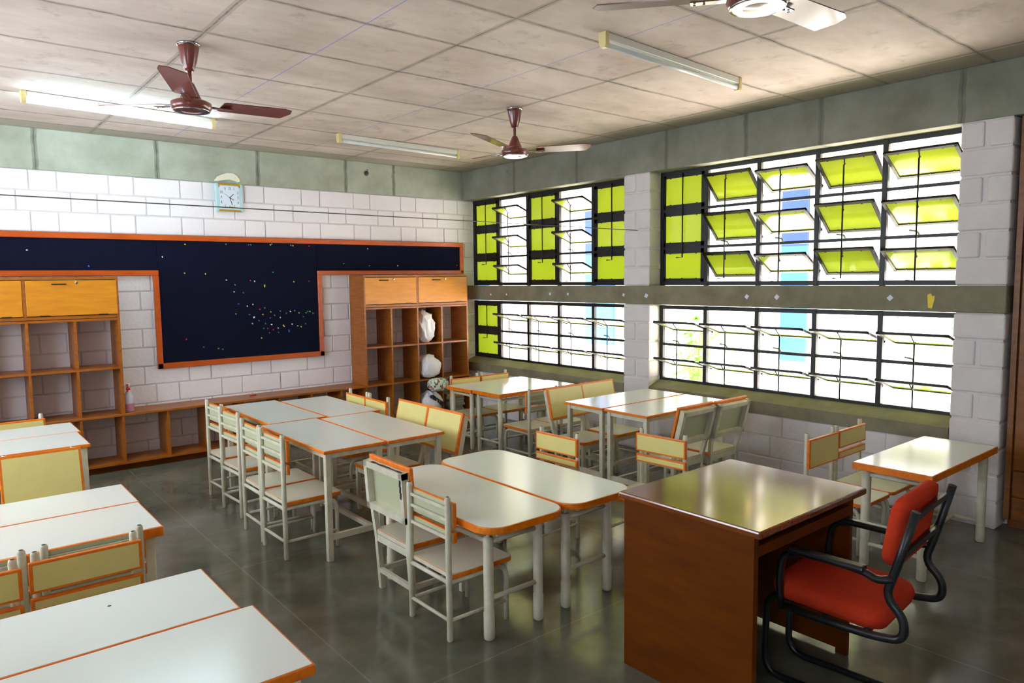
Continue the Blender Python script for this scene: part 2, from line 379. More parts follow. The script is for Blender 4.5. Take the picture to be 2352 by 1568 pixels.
# walls under the windows, with sloping sills
w = MB()
for a, b in ((P1[1], 0.0), (P2[1], P1[0])):
    w.b2(.012, RX, a, b, 0, .54, mi=1)
    blockwall(w, 'x', 0.0, a, b, 0, .54, -1)
struct(w.build('wall_right', ['pier', 'mortar']))
w = MB()
for a, b in ((P1[1], -.0), (P2[1], P1[0])):
    T = Matrix(((1, 0, 0, 0), (0, 0, 1, 0), (0, 1, 0, 0), (0, 0, 0, 1)))   # prism z -> y
    w.prism([(RX, .54), (RX, .70), (.17, .70), (.15, .695), (.0, .64), (-.004, .54)], a, b, t=T)
struct(w.build('trim_4', 'sill'))
# wall beyond the right pier, closed rear wall, left wall with openings added to let in daylight (outside the frame)
w = MB(); w.b2(.45, .55, YR, P2[0], 0, LI); w.b2(0, .55, -7.6, -7.45, 0, LI); w.b2(0, RX, YR, -7.6, 0, LI); w.b2(.19, .46, -6.02, -5.99, 0, LI)
struct(w.build('wall_side', 'plain'))
w = MB(); w.b2(XL-.2, XL, YR, .2, 0, 1.1); w.b2(XL-.2, XL, YR, .2, 2.6, CZ)
for a, b in ((-9.0, -8.3), (-7.4, -4.3), (-2.5, -2.1), (-.5, .2)): w.b2(XL-.2, XL, a, b, 1.1, 2.6)
struct(w.build('wall_left', 'plain'))
w = MB(); w.b2(XL-.2, RX, YR-.2, YR, 0, CZ)
struct(w.build('wall_rear', 'plain'))

# ------------------------------------------------------------------ windows with pivoting panes
WX = .18
def window(name, ycols, zrows, angles, visible_cols=None):
    f = MB()
    y0, y1 = ycols[-1], ycols[0]; z0, z1 = zrows[-1], zrows[0]
    for i, y in enumerate(ycols):
        wd = .04
        yy = y - .02 if i == 0 else (y + .02 if i == len(ycols)-1 else y)
        f.b2(WX-.02, WX+.02, yy-wd/2, yy+wd/2, z0, z1, bev=.003)
    for j, z in enumerate(zrows):
        zz = z-.02 if j == 0 else (z+.02 if j == len(zrows)-1 else z)
        hh = .036 if j in (0, len(zrows)-1) else .024
        f.b2(WX-.017, WX+.017, y0, y1, zz-hh/2, zz+hh/2)
    root = struct(f.build(name, 'steel'))
    for i in range(len(ycols)-1):
        th = R(angles[i]); ya, yb = ycols[i+1]+(.012 if th < .05 else .03), ycols[i]-(.012 if th < .05 else .03); yc = (ya+yb)/2; wy = yb-ya
        tips = []
        shut = th < .05
        for j in range(len(zrows)-1):
            gp, ge = (.006, .02) if shut else (.016, .04)
            zt = zrows[j]-(ge if j == 0 else gp); zb = zrows[j+1]+(ge if j == len(zrows)-2 else gp)
            zc = (zt+zb)/2; h = zt-zb; T = Matrix.Translation((WX, yc, zc)) @ Matrix.Rotation(-th, 4, 'Y')
            p = MB(); p.b2(-.003, .003, -wy/2+.012, wy/2-.012, -h/2+.012, h/2-.012)
            bmesh.ops.transform(p.bm, matrix=T, verts=p.bm.verts)
            pane = p.build('window_pane', 'lime', root)
            q = MB(); b = .046 if shut else .024
            q.b2(-.012, .008, -wy/2, wy/2, h/2-b, h/2); q.b2(-.012, .008, -wy/2, wy/2, -h/2, -h/2+b)
            q.b2(-.012, .008, -wy/2, -wy/2+b, -h/2, h/2); q.b2(-.012, .008, wy/2-b, wy/2, -h/2, h/2)
            for s in (-.3, 0.02, .3):
                for e in (h/2-b, -h/2+b): q.box((-.008, s*wy, e), (.01, .008, .012))
            if th > .05: q.bar([(-.012, 0, h/2-.01), (-.05, 0, h/2-.05 if th < R(65) else h*.22)], .008, .006)
            bmesh.ops.transform(q.bm, matrix=T, verts=q.bm.verts)
            q.build('pane_frame', 'steel', pane)
            k = T @ Vector((-.014, 0, h/2-.012) if th < .05 else ((-.05, 0, h/2-.05) if th < R(65) else (-.05, 0, h*.22))); tips.append(k)
        rod = MB(); x = min(t.x for t in tips)-.006; ztop = tips[0].z; zbot = tips[-1].z-(.16 if th < R(65) else .12)
        if th < .05: ztop = zrows[0]-.03; zbot = zrows[-2]-.09 if len(zrows) > 3 else zrows[-2]-.1
        pts = [(x, yc, ztop), (x, yc, zbot), (x-.02, yc+.055, zbot)]
        rod.tube(pts, .006, 6)
        for t in tips: rod.tube([(x, yc, t.z-.0), (t.x+.012, yc, t.z+.012)], .005, 6)
        if th > .05: MB().tube(fillet([(WX-.02, yc+.02, zrows[-2]+.008), (WX-.03, yc+.03, zrows[-2]+.035), (WX-.05, yc+.08, zrows[-2]+.045)], .01, 3), .007, 6).build('latch', 'alu', root)
        rod.build('operating_rod', 'steel', root)
    return root
C1 = [0.0, -.53, -1.07, -1.60, -2.14, P1[1]+.03]; C2 = [P1[0], -3.57, -4.10, -4.62, -5.14, P2[1]]
R3 = [LI, 2.33, 1.975, BT]; R2 = [BB-.01, 1.05, .685]
window('window_1', C1, R3, [0, 68, 0, 68, 0])
window('window_2', C2, R3, [0, 44, 60, 49, 59])
window('window_3', C1, R2, [0, 73, 73, 74, 74])
window('window_4', C2, R2, [73, 73, 74, 74, 73])

# ------------------------------------------------------------------ outside
struct(MB().b2(.2, 40, -40, 40, -.55, -.45).build('ground', 'ground'))
struct(MB().b2(.2, .95, -9, .4, 2.745, 2.86).build('trim_5', 'extcream'))
bl = thing('building', 'sunlit white building with blue shutters seen beyond the windows', 'building', (5.0, 0, -.45))
MB().b2(.06, 6, -16, 16, 0, 5.2).build('wall', 'ext', bl)
MB().b2(-.35, .06, -16, 16, 4.0, 4.12).build('ledge', 'extcream', bl)
for ya, yb, za, zb in ((-1.95, -1.53, .72, 3.5), (2.0, 2.75, .72, 3.5), (1.0, 1.6, .72, 3.5), (6.0, 6.6, .72, 3.5)):
    MB().b2(0, .08, ya, yb, za+.1, zb-.9).build('shutter', 'extteal', bl); MB().b2(-.003, .08, ya, yb, zb-.9, zb).build('shutter', 'extblue', bl)
MB().b2(-.02, .08, -6.6, -4.0, 2.05, 2.2).build('ledge', 'redtile', bl)
fe = MB()
for i in range(26): fe.bar([(0, -.0-i*.07, 0), (0, -i*.07, 1.0)], .008, .008)
for i in range(16): fe.bar([(0, 0, i*.066), (0, -1.75, i*.066)], .008, .008)
fo = fe.build('mesh_fence', 'fence', loc=(4.2, -3.0, .62)); tag(fo, 'grey wire mesh panel outside the right lower window', 'fence')
po = MB().tube([(0, 0, -1.07), (0, 0, 1.05)], .02, 8).tube([(0, -1.75, -1.07), (0, -1.75, 1.05)], .02, 8).build('post', 'fence', fo)
def shrub(loc, h, n, label, sd_):
    rnd = random.Random(sd_); root = thing('leafy_shrub', label, 'plant', loc)
    f = MB(); s = MB()
    for i in range(n):
        a = rnd.uniform(0, 6.28); r = h*rnd.uniform(.05, .35); z = h*rnd.uniform(.35, 1.0); L_ = h*rnd.uniform(.14, .22)
        p = Vector((r*math.cos(a), r*math.sin(a), z)); d = Vector((math.cos(a), math.sin(a), rnd.uniform(-.4, .6))).normalized(); sd2 = d.cross(Vector((0, 0, 1))).normalized()
        vs = [f.bm.verts.new(q) for q in (p, p+d*L_*.45+sd2*L_*.28, p+d*L_, p+d*L_*.45-sd2*L_*.28)]; f.bm.faces.new(vs)
        s.tube([(0, 0, 0), p*.6+Vector((0, 0, z*.1)), p], .006, 5)
    f.build('foliage', 'leaf', root); s.build('stem', 'leaf', root); return root
shrub((1.25, -4.93, -.45), 1.02, 46, 'leafy green shrub just outside the nearest lower window', 3)
shrub((3.9, -.75, -.45), 1.6, 90, 'pale green shrub outdoors seen low through the second window bay', 9)

# ------------------------------------------------------------------ cubby cabinets and bench along the board wall
DEP = .35; Y0 = -.008
t = .02
def cabinet(x0, x1, xs_, label, doorsplit):
    root = thing('cubby_cabinet', label, 'cabinet', (0, 0, 0))
    c = MB(); yb, yf = Y0, -DEP
    c.b2(x0, x0+t, yf, yb, .525, 1.76); c.b2(x1-t, x1, yf, yb, .525, 1.76)
    for z in (.945,): c.b2(x0+t, x1-t, yf+.004, yb, z-.01, z+.01)
    c.b2(x0+t, x1-t, yf, yb, 1.375, 1.395)
    c.b2(x0+t, x1-t, yf, yb, 1.40, 1.425); c.b2(x0+t, x1-t, yf, yb, 1.738, 1.76); c.b2(x0+t, x1-t, yb-.02, yb, 1.425, 1.738)
    for x in xs_: c.b2(x-t/2, x+t/2, yf+.002, yb, .525, 1.376)
    for x in doorsplit[1:-1]: c.b2(x-.012, x+.012, yf, yb, 1.42, 1.74)
    c.build('carcass', 'wood', root)
    for a, b in zip(doorsplit, doorsplit[1:]):
        d = MB(); d.b2(a+.014, b-.014, yf-.004, yf+.014, 1.432, 1.732, bev=.002).build('door', 'wooddoor', root)
        door = [o for o in COL.objects if o.parent == root][-1]
        xm = a+(b-a)*.36
        MB().tube(fillet([(xm-.05, yf-.003, 1.70), (xm-.05, yf-.028, 1.70), (xm+.05, yf-.028, 1.70), (xm+.05, yf-.003, 1.70)], .012), .006, 8).build('handle', 'steel', door)
        T = Matrix.Translation((xm+.13, yf-.004, 1.712)) @ Matrix.Rotation(R(90), 4, 'X')
        k = MB(); k.lathe([(.013, 0), (.013, .008), (.009, .010)], seg=14); bmesh.ops.transform(k.bm, matrix=T, verts=k.bm.verts); k.build('lock', 'chrome', door)
        for q in (.2, .82): MB().b2(a+(b-a)*q-.035, a+(b-a)*q+.035, yf-.007, yf-.003, 1.427, 1.437).build('hinge', 'steel', door)
    return root
cabinet(-1.62, -.2, [-1.275, -.925, -.585], 'tall wooden cubby cabinet holding plastic bags, beside the corner windows', [-1.62, -.925, -.2])
cabinet(-6.15, -4.05, [-4.40, -4.75, -5.10, -5.45, -5.80], 'tall empty wooden cubby cabinet left of the dark board', [-6.15, -5.45, -4.755, -4.05])
root = thing('bench_shelf', 'long low wooden bench of open cubbies running below the dark board', 'bench')
c = MB(); c.b2(-6.2, -.17, -DEP-.005, Y0, .502, .524, bev=.003); c.build('bench_top', 'wood', root)
c = MB(); c.b2(-6.2, -.17, -DEP, Y0, .062, .082); c.b2(-6.2, -.17, -.30, Y0, .42*0+.0, .062, mi=1)
x = -.18
for x in [-6.19, -5.8, -5.45, -5.10, -4.75, -4.40, -4.07, -3.69, -3.33, -2.98, -2.62, -2.27, -1.92, -1.62, -1.28, -.925, -.585, -.18]:
    c.b2(x-.01, x+.01, -DEP+.003, Y0, .08, .503)
c.build('carcass', ['wood', 'desk'], root)

# dark pin board, T shaped, with wooden frame
root = thing('pin_board', 'dark navy T-shaped pin board with an orange wooden frame', 'board', (0, 0, 0))
BX0, BX1, BZ = -6.3, -.03, 2.16
bz0, bz1, bx0, bx1 = 1.80, .87, -3.64, -2.01
f = MB(); f.b2(BX0, bx0-.0, -.022, -.012, bz0, 2.12); f.b2(bx1, BX1, -.022, -.012, bz0, 2.12); f.b2(bx0+.003, bx1-.003, -.026, -.012, .87, 2.12)
f.build('felt_panel', 'felt', root)
f = MB(); e = .05
def fr(a, b, c_, d_): f.b2(a, b, -.045, -.010, c_, d_, bev=.004)
fr(BX0, BX1, 2.108, 2.16); fr(BX1-.05, BX1, 1.785, 2.108)
fr(BX0, bx0+.005, 1.772, 1.822); fr(bx1-.005, BX1, 1.768, 1.815); fr(bx0-.045, bx0+.005, .868, 1.772); fr(bx1-.005, bx1+.045, .868, 1.768); fr(bx0-.045, bx1+.045, .868, .922)
f.build('board_frame', 'bframe', root)
PIN = [(62,574,'w'),(204,611,'b'),(373,590,'w'),(425,561,'y'),(519,561,'g'),(571,562,'b'),(576,562,'g'),(621,562,'y'),(624,560,'g'),(668,563,'g'),(673,564,'y'),(710,565,'r'),
(424,627,'y'),(472,629,'y'),(520,643,'w'),(575,644,'r'),(585,646,'w'),(608,655,'y'),(608,658,'y'),(627,625,'g'),(675,647,'y'),(710,646,'r'),(538,670,'w'),(540,654,'g'),(559,672,'b'),
(548,698,'b'),(568,703,'w'),(581,699,'w'),(597,710,'r'),(608,707,'g'),(604,722,'y'),(622,716,'y'),(583,729,'w'),(584,728,'w'),(580,743,'w'),(542,721,'g'),(573,722,'g'),(595,736,'b'),(621,730,'b'),(631,724,'g'),(644,729,'w'),(644,714,'g'),
(667,715,'w'),(658,719,'g'),(677,713,'g'),(687,718,'y'),(697,727,'b'),(703,718,'g'),(707,715,'g'),(712,715,'y'),(719,719,'g'),(610,743,'g'),(624,745,'w'),(639,753,'w'),(651,747,'y'),(653,749,'y'),(671,744,'w'),(684,748,'y'),(692,750,'y'),(702,743,'g'),
(606,754,'g'),(615,754,'r'),(628,757,'r'),(640,763,'b'),(619,764,'b'),(664,758,'b'),(664,761,'b'),(601,776,'y'),(502,800,'y'),(512,802,'g'),(428,779,'r'),(468,797,'b'),(845,571,'w'),(849,610,'g'),(914,610,'w'),(1050,609,'r'),(790,605,'g')]
def on_plane(px, py, axis, val):
    d = fw + r2*((px-1176)/F_PX) - u2*((py-784)/F_PX); tt = (val-CAM[axis])/d[axis]; return CAM + d*tt
pins = {}
KN = {'w': ('white', 'white'), 'y': ('yellow', 'yel'), 'r': ('red', 'redbit'), 'b': ('blue', 'bluebit'), 'g': ('green', 'greenbit')}
for i, (px, py, k) in enumerate(PIN):
    p = on_plane(px, py, 1, -.03)
    if k not in pins:
        pins[k] = MB().box((0, 0, 0), (.016, .008, .011), bev=.003).build('pin', KN[k][1])
        o = pins[k]
    else:
        o = pins[k].copy(); COL.objects.link(o)
    in_mid = bx0 < p.x < bx1
    o.location = (p.x, -.029 if in_mid else -.025, p.z); o.rotation_euler = (0, (i*37 % 100)/60., 0)
    tag(o, f'tiny {KN[k][0]} pin or scrap left stuck in the dark navy board', 'pin', f'{KN[k][0]} pins on the dark board')

# wall clock
root = thing('wall_clock', 'square pale blue wall clock with gold trim above the dark board', 'clock', (-2.935, -.012, 2.553))
c = MB(); c.b2(-.135, .135, -.034, 0, -.142, .142, bev=.008); c.build('clock_case', 'clockblue', root)
c = MB(); c.b2(-.098, .098, -.038, -.034, -.112, .112); c.build('dial', 'clockface', root)
c = MB(); c.b2(-.105, .105, -.044, -.03, .122, .138); c.b2(-.105, .105, -.044, -.03, -.14, -.122); c.b2(-.105, -.095, -.042, -.03, .1, .138); c.b2(.095, .105, -.042, -.03, .1, .138); c.build('trim_bar', 'gold', root)
c = MB()
def hand(a, l, wd): c.box((math.sin(a)*l*.42, -.041, math.cos(a)*l*.42), (wd, .002, l), ry=a)
hand(R(48), .058, .006); hand(R(162), .085, .005); hand(R(305), .075, .002); hand(R(122), .05, .006)
c.build('clock_hands', 'ink', root)
def text(body, size, mname, name, parent, Mx, extr=.0005, bold=0):
    cu = D.curves.new('t', 'FONT'); cu.body = body; cu.size = size; cu.align_x = 'CENTER'; cu.align_y = 'CENTER'; cu.extrude = extr; cu.offset = bold
    to = D.objects.new('t', cu); COL.objects.link(to); bpy.context.view_layer.update()
    me = D.meshes.new_from_object(to.evaluated_get(bpy.context.evaluated_depsgraph_get())); D.objects.remove(to); D.curves.remove(cu)
    me.transform(Mx); me.materials.clear(); me.materials.append(M[mname]); return me
nb = bmesh.new()
STAND = Matrix.Rotation(R(90), 4, 'X')
for n_, (x, z) in {12: (0, .088), 1: (.045, .088), 2: (.082, .05), 3: (.082, 0), 4: (.082, -.05), 5: (.045, -.088), 6: (0, -.088), 7: (-.045, -.088), 8: (-.082, -.05), 9: (-.082, 0), 10: (-.082, .05), 11: (-.045, .088)}.items():
    me = text(str(n_), .034, 'ink', 'n', None, Matrix.Translation((x, -.0395, z)) @ STAND @ Matrix.Diagonal((.72, 1.1, 1, 1))); nb.from_mesh(me); D.meshes.remove(me)
me = D.meshes.new('numerals'); nb.to_mesh(me); nb.free(); me.materials.append(M['ink']); o = D.objects.new('numerals', me); COL.objects.link(o); o.parent = root
MB().lathe([(.006, 0), (.012, .001), (.012, .003), (.006, .004)], seg=10).build('sticker', 'yel', root, loc=(.02, -.04, -.098)).rotation_euler = (R(90), 0, 0)
# filler blob over the clock
bl_ = MB(); n0 = 0
prof = [(-.125, .0), (-.12, .02), (-.105, .022), (-.1, .045), (-.07, .06), (-.04, .075), (.0, .09), (.06, .092), (.1, .07), (.125, .04), (.13, .01), (.1, .0), (.07, .02), (.03, .03), (-.02, .018), (-.06, .012), (-.09, .0)]
bl_.prism([(a, b) for a, b in prof], -.004, .012, bev=.004, t=Matrix.Rotation(R(90), 4, 'X'))
tag(bl_.build('filler_patch', 'foam', loc=(-2.945, -.017, 2.712)), 'lumpy cream filler patch on the concrete above the wall clock', 'patch')
hk = MB(); hk.lathe([(.03, 0), (.028, .006), (.008, .01)], seg=16); hk.tube(fillet([(0, 0, .008), (0, 0, .03), (0, .04, .03), (0, .04, .012)], .012), .004, 6)
o = hk.build('ceiling_hook', 'wire', loc=(-1.36, -.005, 2.93)); o.rotation_euler = (R(90), 0, 0); tag(o, 'small metal hook set in the concrete beam left of the corner', 'hook')
# wire stretched across the room
o = MB().tube([(XL, -2.9, 2.178), (-.001, -2.9, 2.156)], .0035, 6).build('stretched_wire', 'wire'); tag(o, 'thin dark wire stretched across the room to the brick pier', 'wire')

# spray bottle on the bench
root = thing('spray_bottle', 'clear spray bottle with a red and white trigger, left on the bench', 'bottle', (-4.0, -.26, .5245), R(-20))
MB().lathe([(.036, 0), (.042, .006), (.042, .13), (.036, .155), (.018, .185), (.014, .2), (.014, .205)], seg=20).build('bottle_body', 'bottle', root)
MB().lathe([(.0425, .006), (.0428, .01), (.0428, .075), (.0425, .078)], seg=20).build('liquid', 'liquid', root)
MB().lathe([(.018, .2), (.018, .222), (.016, .224)], seg=14).build('collar', 'redbit', root)
c = MB(); c.b2(-.014, .014, -.03, .03, .236, .262, bev=.005); c.b2(-.01, .01, -.012, .012, .222, .24); c.build('spray_head', 'white', root)
c = MB(); c.bar([(0, -.022, .238), (0, -.04, .215), (0, -.038, .19)], .012, .008); c.b2(-.008, .008, -.042, -.03, .244, .258); c.build('trigger', 'redbit', root)
tag(MB().tube([(0, 0, 0), (.07, .02, 0)], .006, 8).build('marker_pen', 'redbit', loc=(-2.86, -.17, .531)), 'small red pen lying on the bench top below the board', 'pen')

# bags and papers in the corner cabinet
def bag(name, label, loc, dims, mname, sd_, amp=.16, taper=.25):
    from mathutils import noise
    bm_ = bmesh.new(); bmesh.ops.create_icosphere(bm_, subdivisions=6, radius=1); off = Vector((sd_*3.1, sd_*1.7, sd_*.9))
    for v in bm_.verts:
        n_ = v.co.copy(); pw = lambda q, e: math.copysign(abs(q)**e, q)
        r1 = 1-abs(noise.noise(n_*1.3+off)); r2 = 1-abs(noise.noise(Vector((n_.x*2.6, n_.y*2.6, n_.z*1.6))+off*2)); r3 = 1-abs(noise.noise(Vector((n_.x*6, n_.y*6, n_.z*3))+off))
        s = 1 + amp*(r1**2-.6) + amp*.5*(r2**2-.55) + amp*.14*(r3-.6)
        tp = 1-taper*max(0, n_.z)**2
        v.co = Vector((pw(n_.x, .72)*dims[0]/2*s*tp, pw(n_.y, .72)*dims[1]/2*s*tp, (pw(n_.z, .72)*(s if n_.z > 0 else 1)+1)*dims[2]/2))
        if v.co.z < .01: v.co.z = 0.0
    o = MB(); o.bm.free(); o.bm = bm_
    for f_ in bm_.faces: f_.smooth = True
    ob = o.build(name, mname, loc=loc); return tag(ob, label, 'bag')
bag('plastic_bag', 'stuffed white plastic bag standing in the upper cubby, third column', (-.765, -.22, .957), (.22, .24, .37), 'bagw', 1, .24, .3)
bag('plastic_bag', 'cream white plastic bag slumped over the floral bag in the middle cubby', (-.765, -.30, .54), (.235, .29, .26), 'bagw', 4, .2, .3)
bag('floral_bag', 'white bag with a red and green floral print, sagging from the middle cubby', (-.725, -.44, .386), (.25, .17, .15), 'floral', 6, .08, .1)
tb = bag('carrier_bag', 'white carrier bag with black lettering on the lowest cubby shelf', (-.755, -.31, .083), (.255, .28, .29), 'bagw', 8, .12, .6)
me = text('taruni', .085, 'ink', 'n', None, Matrix.Translation((.02, -.125, .185)) @ Matrix.Rotation(R(-14), 4, 'X') @ Matrix.Rotation(R(38), 4, 'Y') @ STAND, extr=.03, bold=.0014)
o = D.objects.new('lettering', me); COL.objects.link(o); o.parent = tb
rnd = random.Random(2)
for i in range(7):
    o = MB().box((0, 0, 0), (.24+rnd.uniform(-.03, .03), .26, .03), bev=.006, seg=2).build('newspaper_bundle', 'paper', loc=(-.39, -.2+rnd.uniform(-.03, .01), .098+i*.0315)); o.rotation_euler = (0, 0, rnd.uniform(-.12, .12))
    tag(o, ['lowest', 'second lowest', 'third from bottom', 'middle', 'third from top', 'second from top', 'topmost'][i] + ' folded newspaper bundle stacked in the bottom right cubby', 'newspaper', 'newspapers in the bottom cubby')

# paper scraps on the concrete band
ORD = ['first', 'second', 'third', 'fourth', 'fifth', 'sixth', 'seventh', 'eighth', 'ninth']
for i, (y, z, s) in enumerate(((-.566, 1.512, .022), (-.872, 1.515, .02), (-1.641, 1.53, .026), (-1.926, 1.53, .024), (-2.724, 1.529, .026), (-3.014, 1.523, .034), (-4.108, 1.528, .03), (-4.385, 1.528, .032), (-5.276, 1.533, .032))):
    o = MB().box((0, 0, 0), (.0015, s, s*1.1)).build('paper_scrap', 'lilac', loc=(-.0055, y, z)); o.rotation_euler = (i*1.3 % 1.2, 0, 0)
    tag(o, f'{ORD[i]} pale paper scrap from the corner along the concrete band', 'paper scrap', 'paper scraps on the concrete band')
o = MB().prism([(-.022, .035), (-.008, .03), (.004, .05), (.024, .04), (.018, -.05), (-.008, -.055), (-.022, .01)], 0, .0015, t=Matrix.Translation((-.006, 0, 0)) @ Matrix.Rotation(R(90), 4, 'Z') @ Matrix.Rotation(R(90), 4, 'X')).build('paper_scrap', 'yel', loc=(0, -5.55, 1.518))
tag(o, 'torn yellow paper scrap on the concrete band near the right pier', 'paper scrap', 'paper scraps on the concrete band')

# ------------------------------------------------------------------ right hand cupboard in its recess
root = thing('built_in_cupboard', 'tall brown wooden cupboard at the right edge past the brick pier', 'cupboard', (0, 0, 0))
MB().b2(.08, .44, -7.44, -6.025, .07, LI-.005).b2(.14, .44, -7.44, -6.025, 0.0, .07).build('carcass', 'cup', root)
c = MB(); c.b2(.05, .085, -6.055, -6.022, .07, LI-.005); c.build('stile', 'cup', root)
for nm, za, zb in (('door', 2.32, 2.66), ('door', .41, 2.3), ('drawer', .235, .40), ('drawer', .075, .225)):
    for ya, yb in ((-6.75, -6.06), (-7.43, -6.76)):
        d_ = MB().b2(.058, .085, ya+.004, yb-.004, za, zb, bev=.003).build(nm, 'cup', root)
        MB().tube(fillet([(.06, ya+.08, (za+zb)/2-.05), (.03, ya+.08, (za+zb)/2-.05), (.03, ya+.08, (za+zb)/2+.05), (.06, ya+.08, (za+zb)/2+.05)], .012), .006, 8).build('handle', 'steel', d_)

# ------------------------------------------------------------------ ceiling fans and tube lights
def fan(loc, ang, label):
    root = thing('ceiling_fan', label, 'fan', loc, ang, 'ceiling fans')
    MB().lathe([(.062, 0), (.066, -.008), (.060, -.014)], seg=28).build('ceiling_ring', 'chrome', root)
    MB().lathe([(.058, -.008), (.056, -.03), (.05, -.06), (.042, -.10), (.03, -.135), (.024, -.15), (.012, -.152)], seg=28).build('canopy', 'maroon', root)
    MB().tube([(0, 0, -.14), (0, 0, -.28)], .011, 12).build('down_rod', 'maroon', root)
    MB().lathe([(.014, -.215), (.022, -.222), (.04, -.265), (.055, -.30), (.058, -.312), (.03, -.316)], seg=28).build('motor_cap', 'maroon', root)
    h = MB(); h.lathe([(.03, -.312), (.085, -.318), (.108, -.33), (.112, -.352), (.104, -.368), (.092, -.374), (.088, -.372), (.07, -.376), (.02, -.382), (.0, -.383)], seg=36)
    h.build('motor_housing', 'maroon', root)
    MB().lathe([(.088, -.371), (.1, -.371), (.1, -.378), (.088, -.378)], seg=36).build('trim_ring', 'chrome', root)
    for i in range(3):
        a = i*2*math.pi/3; T = Matrix.Rotation(a, 4, 'Z')
        b = MB()
        T2 = T @ Matrix.Translation((0, 0, -.334)) @ Matrix.Rotation(R(-3), 4, 'Y') @ Matrix.Rotation(R(-11), 4, 'X')
        b.prism([(.17, -.056), (.19, -.066), (.55, -.074), (.60, -.058), (.615, -.01), (.58, .07), (.19, .06), (.17, .05)], -.0025, .0025, t=T2)
        bl2 = b.build('fan_blade', 'maroon', root)
        q = MB(); q.bar([(.09, 0, -.338), (.14, 0, -.338), (.24, 0, -.334)], .035, .005)
        for u_ in (.19, .225): q.lathe([(.005, 0), (.005, .003)], c=(u_, .0, -.343), seg=8)
        bmesh.ops.transform(q.bm, matrix=T, verts=q.bm.verts); q.build('blade_bracket', 'maroon', bl2)
    return root
fan((-4.155, -3.136, CZ), R(6), 'maroon ceiling fan hanging beside the lit tube light')
fan((-1.67, -3.05, CZ), R(-37), 'maroon ceiling fan hanging near the corner windows')
fan((-3.0, -6.03, CZ), R(2), 'ceiling fan at the top edge with pale shining blades')
def light(x0, y0, x1, y1, label, on):
    root = thing('tube_light', label, 'light', ((x0+x1)/2, (y0+y1)/2, CZ), math.atan2(y1-y0, x1-x0), 'fluorescent tube lights')
    L_ = math.hypot(x1-x0, y1-y0); h = L_/2
    c = MB(); c.b2(-h+.03, h-.03, -.022, .022, -.045, -.001, bev=.004); c.build('batten', 'batten', root)
    for s in (-1, 1):
        e_ = MB(); T = Matrix.Translation((s*(h-.015)-.016, 0, 0)) @ Matrix(((0, 0, 1, 0), (1, 0, 0, 0), (0, 1, 0, 0), (0, 0, 0, 1)))
        e_.prism([(-.026, -.001), (.026, -.001), (.026, -.06), (.014, -.085), (-.02, -.088), (-.026, -.075)], 0, .032, bev=.003, t=T); e_.build('end_cap', 'capcream', root)
    MB().tube([(-h+.035, -.004, -.067), (h-.035, -.004, -.067)], .0145, 14).build('tube', 'lit' if on else 'tubeoff', root)
    return root
light(-4.79, -1.40, -3.44, -1.27, 'glowing fluorescent tube light on the ceiling, behind the left fan', True)
light(-2.36, -1.33, -.94, -1.25, 'unlit fluorescent tube light on the ceiling near the far corner', False)
light(-2.43, -4.72, -.99, -4.64, 'unlit fluorescent tube light on the ceiling above the near windows', False)

# ------------------------------------------------------------------ tables
def table(loc, rz, L_, Wd, H, label, group, legs='pipe', edge=.034, rad=.004, lr=.022, inset=.05, name='classroom_table', bar=0.0):
    """long axis = local x"""
    root = thing(name, label, 'table', loc, rz, group)
    p = rrect(L_, Wd, rad, 6 if rad > .02 else 2)
    MB().prism(p, H-edge, H-.001, bev=.004).build('tabletop', 'orange', root)
    e = .007
    top = MB().prism(rrect(L_-2*e, Wd-2*e, max(rad-e, .002), 6 if rad > .02 else 2), H-.0012, H).build('laminate', 'lam', root)
    ix, iy = inset if isinstance(inset, tuple) else (inset, inset)
    lx, ly = L_/2-ix, Wd/2-iy
    zt = H-edge
    if legs == 'square':
        fm = MB(); st = MB()
        for s in (-1, 1):
            fm.b2(-lx, lx, s*ly-.012, s*ly+.012, zt-.032, zt); fm.b2(s*lx-.012, s*lx+.012, -ly, ly, zt-.032, zt)
            st.b2(s*lx-.012, s*lx+.012, -ly, ly, .13, .165)
        st.b2(-lx, lx, bar-.012, bar+.012, .13, .16)
        fm.build('apron', 'tube', root); st.build('stretcher', 'tube', root)
        for sx_ in (-1, 1):
            for sy_ in (-1, 1): MB().b2(sx_*lx-.018, sx_*lx+.018, sy_*ly-.018, sy_*ly+.018, 0, zt-.001, bev=.003).build('leg', 'tube', root)
    else:
        fm = MB()
        zr = zt-.075 if legs == 'thick' else zt-.03; zl = .2 if legs == 'thick' else .13
        for s in (-1, 1):
            fm.tube([(s*lx, -ly, zr), (s*lx, ly, zr)], .012, 10); fm.tube([(-lx, s*ly, zr), (lx, s*ly, zr)], .012, 10)
            if legs == 'thick': MB().tube([(s*lx, -ly, zl), (s*lx, ly, zl)], .012, 10).build('stretcher', 'tube', root)
        fm.build('apron_rail', 'tube', root)
        if legs != 'thick':
            st = MB()
            for s in (-1, 1): st.tube([(s*lx, -ly, zl), (s*lx, ly, zl)], .012, 10)
            st.tube([(-lx, 0, zl), (lx, 0, zl)], .012, 10).build('stretcher', 'tube', root)
        for sx_ in (-1, 1):
            for sy_ in (-1, 1):
                lg = MB(); c_ = (sx_*lx, sy_*ly, 0)
                if legs == 'thick':
                    lg.lathe([(.018, 0), (.025, .006), (.0268, .02), (.0268, .135), (.0245, .138), (.0245, zt-.055), (.02, zt-.05)], c=c_, seg=18)
                    lg.lathe([(.009, zt-.052), (.009, zt)], c=c_, seg=10)
                else: lg.lathe([(lr*.85, 0), (lr, .008), (lr, zt)], c=c_, seg=16)
                lg.build('leg', 'tube', root)
    return root
G1 = 'tall tables of the four-table block'
H1 = .69
